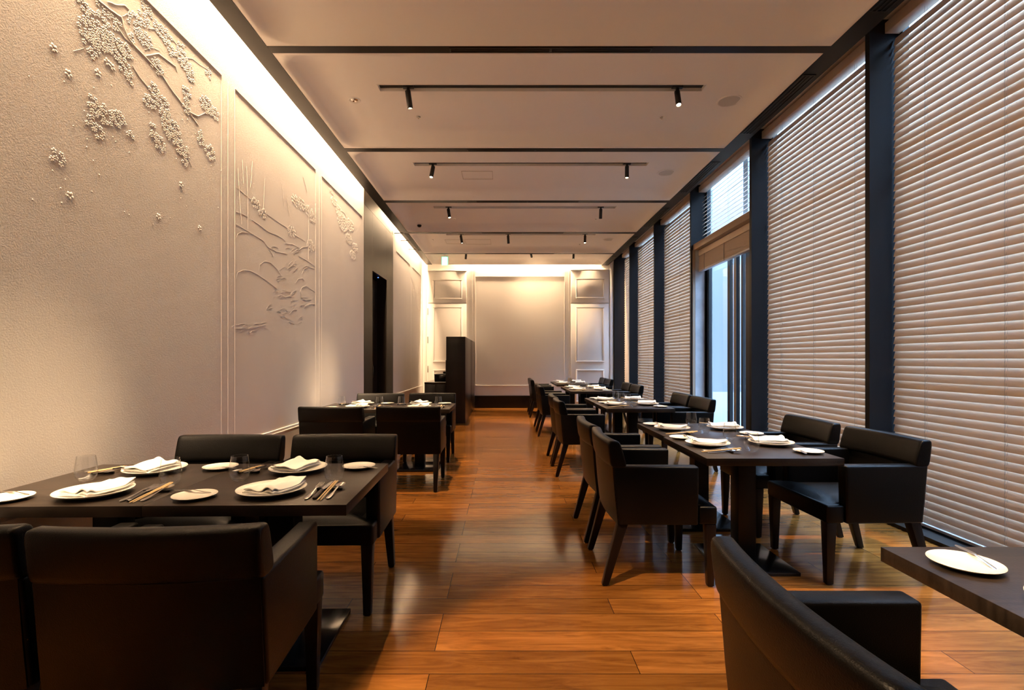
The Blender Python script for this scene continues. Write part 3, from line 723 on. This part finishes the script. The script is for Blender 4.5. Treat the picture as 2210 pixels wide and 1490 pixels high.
def chair(x, y, rz, label, group):
    """x, y: middle of the top rear edge"""
    if not chu[0]:
        chu[0] = True; ch0.location = (x, y, 0); ch0.rotation_euler = (0, 0, rz); ch0['label'] = label; ch0['group'] = group; return
    dup(ch0, (x, y, 0), rz, label, group)
GL, GR = 'black leather armchairs by the plaster wall tables', 'black leather armchairs at the window-side tables'
chair(-.963, 1.325, rt(3), 'black leather armchair with its back to the camera, centre-left foreground', GL)
chair(-1.62, 1.32, rt(2), 'black leather armchair cut off by the left edge, back to the camera', GL)
chair(-.95, 3.09, PI+rt(1), 'black leather armchair facing the camera, aisle end of the front wall table', GL)
chair(-1.62, 3.07, PI, 'black leather armchair facing the camera, wall end of the front wall table', GL)
chair(-.915, 4.80, 0, 'black leather armchair with its back to the camera, aisle side of the back wall table', GL)
chair(-1.65, 4.77, 0, 'black leather armchair with its back to the camera, wall side of the back wall table', GL)
chair(-.945, 6.78, PI, 'black leather armchair facing the camera beside the tall cabinet', GL)
chair(-1.62, 6.72, PI, 'black leather armchair facing the camera beside the dark door', GL)
Rr = -PI/2; Rl = PI/2
chair(.51, 1.0, Rr+rt(0), 'black leather armchair cropped in the right foreground, back to the aisle', GR)
chair(.565, 3.10, Rr-rt(1), 'black leather armchair, nearer one on the aisle side of the second window-side table', GR)
chair(.565, 3.76, Rr, 'black leather armchair, farther one on the aisle side of the second window-side table', GR)
chair(2.41, 3.13, Rl+rt(2), 'black leather armchair, nearer one by the blinds at the second window-side table', GR)
chair(2.40, 3.86, Rl, 'black leather armchair, farther one by the blinds at the second window-side table', GR)
for (a, b, c, e, xx, nm) in [(5.70, 6.37, 5.95, 6.63, 2.40, 'third'), (8.55, 9.22, 8.90, 9.58, 2.41, 'fourth'), (11.2, 11.86, 11.45, 12.12, 2.45, 'farthest')]:
    chair(.565, a, Rr, 'black leather armchair, nearer one on the aisle side of the %s window-side table' % nm, GR)
    chair(.570, b, Rr, 'black leather armchair, farther one on the aisle side of the %s window-side table' % nm, GR)
    chair(xx, c, Rl, 'black leather armchair, nearer one by the blinds at the %s window-side table' % nm, GR)
    chair(xx, e, Rl, 'black leather armchair, farther one by the blinds at the %s window-side table' % nm, GR)

# ------------------------------------------------------------------ tableware meshes (built once, copied)
def strip(bm, st, th=.0022, n=8):
    """st: (y, x, halfwidth, z, dish)"""
    rings = []
    for (y, x, hw, z, dish) in st:
        top = []; bot = []
        for k in range(n+1):
            u = -1+2*k/n; zz = z - dish*(1-u*u)
            top.append((x+u*hw, y, zz+th*.5*(1-abs(u)*.6))); bot.append((x+u*hw, y, zz-th*.5*(1-abs(u)*.6)))
        rings.append(top + bot[::-1])
    loft(bm, rings)
protos = {}
def mesh_of(name, bm, m, sharp=45):
    o = obj(name, bm, m, None, sharp); protos[name] = o; return o
bm = bm_new(); lathe(bm, [(.0005, .009), (.06, .0095), (.085, .011), (.11, .0155), (.128, .0215), (.1345, .0245), (.1355, .0235), (.1345, .0215), (.122, .0155), (.10, .007), (.066, .002), (.062, 0), (.058, .001), (.056, .003), (.0005, .003)], 64)
mesh_of('dinner_plate', bm, M['china'], 50)
bm = bm_new(); lathe(bm, [(.0005, .006), (.04, .0062), (.06, .0085), (.078, .0135), (.0808, .015), (.0815, .0142), (.0805, .0125), (.062, .005), (.04, .0012), (.037, 0), (.034, .002), (.0005, .002)], 48)
mesh_of('bread_plate', bm, M['china'], 50)
bm = bm_new(); lathe(bm, [(.0005, .006), (.016, .0065), (.027, .010), (.038, .022), (.0422, .040), (.0415, .060), (.0375, .090), (.0342, .1125), (.0338, .1140), (.0350, .1140), (.0352, .1125), (.0387, .090), (.0428, .060), (.0436, .040), (.0395, .020), (.029, .006), (.024, .001), (.018, 0), (.0005, .0008)], 48)
mesh_of('drinking_glass', bm, M['glass'], 60)
# folded napkin
bm = bm_new(); NX, NY = 18, 22
def nap(u, v):
    # u across 0..1, v along 0..1
    x = (u-.5)*.135 + .012*math.sin(v*3.1) ; y = (v-.5)*.205
    z = .030 + .016*math.exp(-((u-.80)/.16)**2)*(.5+.5*math.sin(v*3.0+.5)) + .026*max(0, v-.72)**1*2.2*(.4+.6*u) + .004*math.sin(u*9+v*4)
    z += .010*math.exp(-((v-.06)/.06)**2)
    return x, y, z
for L_i, (dz, sx, sy, ox, oy) in enumerate([(0, 1, 1, 0, 0), (-.007, 1.0, .98, .004, -.006), (-.0125, .98, .96, -.003, -.010)]):
    top = {}; bot = {}
    for i in range(NX+1):
        for j in range(NY+1):
            x, y, z = nap(i/NX, j/NY); z = max(.0262 - (.0262-.012)*(1-min(1, math.hypot(x, y)/.125))*0, z+dz)
            if L_i: z = .0225 + (z-.0225)*.62 if L_i == 1 else .0225 + (z-.0225)*.28
            top[i, j] = bm.verts.new((x*sx+ox, y*sy+oy, z+.0022)); bot[i, j] = bm.verts.new((x*sx+ox, y*sy+oy, z-.0022))
    for i in range(NX):
        for j in range(NY):
            f = bm.faces.new((top[i, j], top[i+1, j], top[i+1, j+1], top[i, j+1])); f.smooth = True
            f = bm.faces.new((bot[i, j], bot[i, j+1], bot[i+1, j+1], bot[i+1, j])); f.smooth = True
    for i in range(NX):
        bm.faces.new((top[i, 0], bot[i, 0], bot[i+1, 0], top[i+1, 0])); bm.faces.new((top[i, NY], top[i+1, NY], bot[i+1, NY], bot[i, NY]))
    for j in range(NY):
        bm.faces.new((top[0, j], top[0, j+1], bot[0, j+1], bot[0, j])); bm.faces.new((top[NX, j], bot[NX, j], bot[NX, j+1], top[NX, j+1]))
mesh_of('napkin', bm, M['linen'], 50)
# cutlery (origin at the handle end, pointing +Y, resting on a bar at y = .15, z of bar .012)
def zrest(y): return .003 + .0115*min(1, y/.145)
bm = bm_new(); strip(bm, [(0, 0, .002, .004, 0), (.004, 0, .0065, .0045, 0), (.02, 0, .009, zrest(.02)+.001, 0), (.045, 0, .0075, zrest(.045), 0), (.085, 0, .0038, zrest(.085)+.001, 0), (.12, 0, .0030, zrest(.12)+.004, 0), (.140, 0, .0075, zrest(.14)+.003, 0), (.150, 0, .0115, zrest(.15)+.001, .001), (.160, 0, .012, zrest(.16)+.001, .001)])
for k in range(4):
    xx = -.0098+.00653*k; strip(bm, [(.158, xx, .0022, .0155, 0), (.185, xx, .0017, .0165, 0), (.205, xx*.97, .0010, .0205, 0)], .0018, 3)
mesh_of('fork', bm, M['steel'])
bm = bm_new(); strip(bm, [(0, 0, .002, .004, 0), (.004, 0, .0065, .0045, 0), (.02, 0, .009, zrest(.02)+.001, 0), (.045, 0, .0075, zrest(.045), 0), (.085, 0, .0038, zrest(.085)+.001, 0), (.125, 0, .0032, zrest(.125)+.004, 0), (.138, 0, .006, zrest(.14)+.004, .001)]
    + [(.138+.062*t_, 0, .0195*math.sin(PI*(.10+.86*t_))**.62, .016+.004*t_, .0065*math.sin(PI*t_)) for t_ in (.08, .2, .35, .5, .65, .8, .9, .97)])
mesh_of('spoon', bm, M['steel'])
kn = thing('knife', '', 'knife')
bm = bm_new(); strip(bm, [(0, 0, .004, .005, 0), (.006, 0, .0095, .0055, 0), (.03, 0, .0095, zrest(.03)+.003, 0), (.07, 0, .0075, zrest(.07)+.003, 0), (.10, 0, .0072, zrest(.10)+.003, 0)], .009); obj('handle', bm, M['darksteel'], kn)
bm = bm_new(); strip(bm, [(.098, 0, .0065, .013, 0), (.108, 0, .005, .0138, 0), (.12, 0, .0085, .0145, 0), (.17, .001, .0095, .0165, 0), (.20, .003, .0075, .0185, 0), (.218, .006, .003, .0195, 0)], .0018); obj('blade', bm, M['steel'], kn)
protos['knife'] = kn
cs = thing('chopsticks', '', 'chopsticks')
for s in (-1, 1):
    bm = bm_new(); tube(bm, [(s*.0062, -.004, .0035), (s*.0042, .228, .0225)], [.0022, .0037], 6); o = obj('chopstick', bm, M['bamboo'], cs)
protos['chopsticks'] = cs
bm = bm_new(); box(bm, -.052, -.006, 0, .052, .006, .011, .002); mesh_of('cutlery_rest', bm, M['legwood'])
bm = bm_new(); strip(bm, [(0, 0, .002, .006, 0), (.004, 0, .005, .007, 0), (.03, 0, .0058, .010, 0), (.06, 0, .0035, .015, 0), (.085, 0, .0030, .0190, 0), (.095, .001, .0070, .0185, 0), (.135, .002, .0085, .0162, 0), (.160, .003, .0070, .0148, 0), (.170, .005, .003, .0145, 0)], .0018)
mesh_of('butter_knife', bm, M['steel'])
usedp = set()
def put(kind, base, off, dz, rz, label, cat, group):
    bx, by, br = base; c, s = math.cos(br), math.sin(br)
    loc = (bx + off[0]*c - off[1]*s, by + off[0]*s + off[1]*c, TT + dz)
    if kind not in usedp:
        usedp.add(kind); o = protos[kind]; o.location = loc; o.rotation_euler = (0, 0, br+rz)
    else: o = dup(protos[kind], loc, br+rz, label)
    tag(o, label, cat, group)
def setting(x, y, rz, tab, place):
    base = (x, y, rz); j = lambda a=.004: random.uniform(-a, a); w_ = ', %s place, %s' % (place, TN[tab])
    put('dinner_plate', base, (0, 0), 0, 0, 'white dinner plate' + w_, 'plate', 'white dinner plates')
    put('napkin', base, (.012+j(), .006+j()), 0, rt(-14+random.uniform(-5, 5)), 'folded white napkin' + w_, 'napkin', 'folded white napkins on the plates')
    put('bread_plate', base, (-.278+j(), -.07+j()), 0, 0, 'small white bread plate' + w_, 'plate', 'small white bread plates')
    put('butter_knife', base, (-.278+.055, -.07+.045), 0, rt(84+random.uniform(-8, 8)), 'steel butter knife' + w_, 'knife', 'butter knives across the bread plates')
    put('drinking_glass', base, (.20+j(.012), .185+j(.01)), 0, 0, 'clear stemless glass' + w_, 'glass', 'stemless drinking glasses')
    put('cutlery_rest', base, (.225, .035), 0, 0, 'dark wood cutlery rest' + w_, 'cutlery rest', 'dark wood cutlery rests')
    put('fork', base, (.180+j(.002), -.110+j()), 0, rt(j(2)), 'steel fork' + w_, 'fork', 'steel forks on the rests')
    put('knife', base, (.207+j(.002), -.108+j()), 0, rt(j(2)), 'black-handled knife' + w_, 'knife', 'black-handled knives on the rests')
    put('chopsticks', base, (.234+j(.002), -.122+j()), 0, rt(j(2)), 'pair of pale chopsticks' + w_, 'chopsticks', 'chopstick pairs on the rests')
    put('spoon', base, (.262+j(.002), -.108+j()), 0, rt(j(2)), 'steel spoon' + w_, 'spoon', 'steel spoons on the rests')
setting(-.955, 2.082, r1, 'L1', 'front right'); setting(-1.66, 2.05, r1, 'L1', 'front left')
setting(-1.01, 2.485, PI+r1, 'L1', 'back right'); setting(-1.70, 2.465, PI+r1, 'L1', 'back left')
setting(-.95, 5.70, 0, 'L2', 'front right'); setting(-1.65, 5.70, 0, 'L2', 'front left')
setting(-1.0, 6.10, PI, 'L2', 'back right'); setting(-1.70, 6.10, PI, 'L2', 'back left')
setting(1.295, 1.07, Rr, 'R1', 'aisle-side')
for tb, y, x0, x1 in (('R2', 2.80, 1.30, 1.72), ('R3', 5.60, 1.33, 1.72), ('R4', 8.55, 1.33, 1.72), ('R5', 10.9, 1.34, 1.73)):
    setting(x0, y+.42, Rr, tb, 'near aisle-side'); setting(x0+.01, y+1.13, Rr, tb, 'far aisle-side')
    setting(x1, y+.45, Rl, tb, 'near window-side'); setting(x1+.015, y+1.16, Rl, tb, 'far window-side')
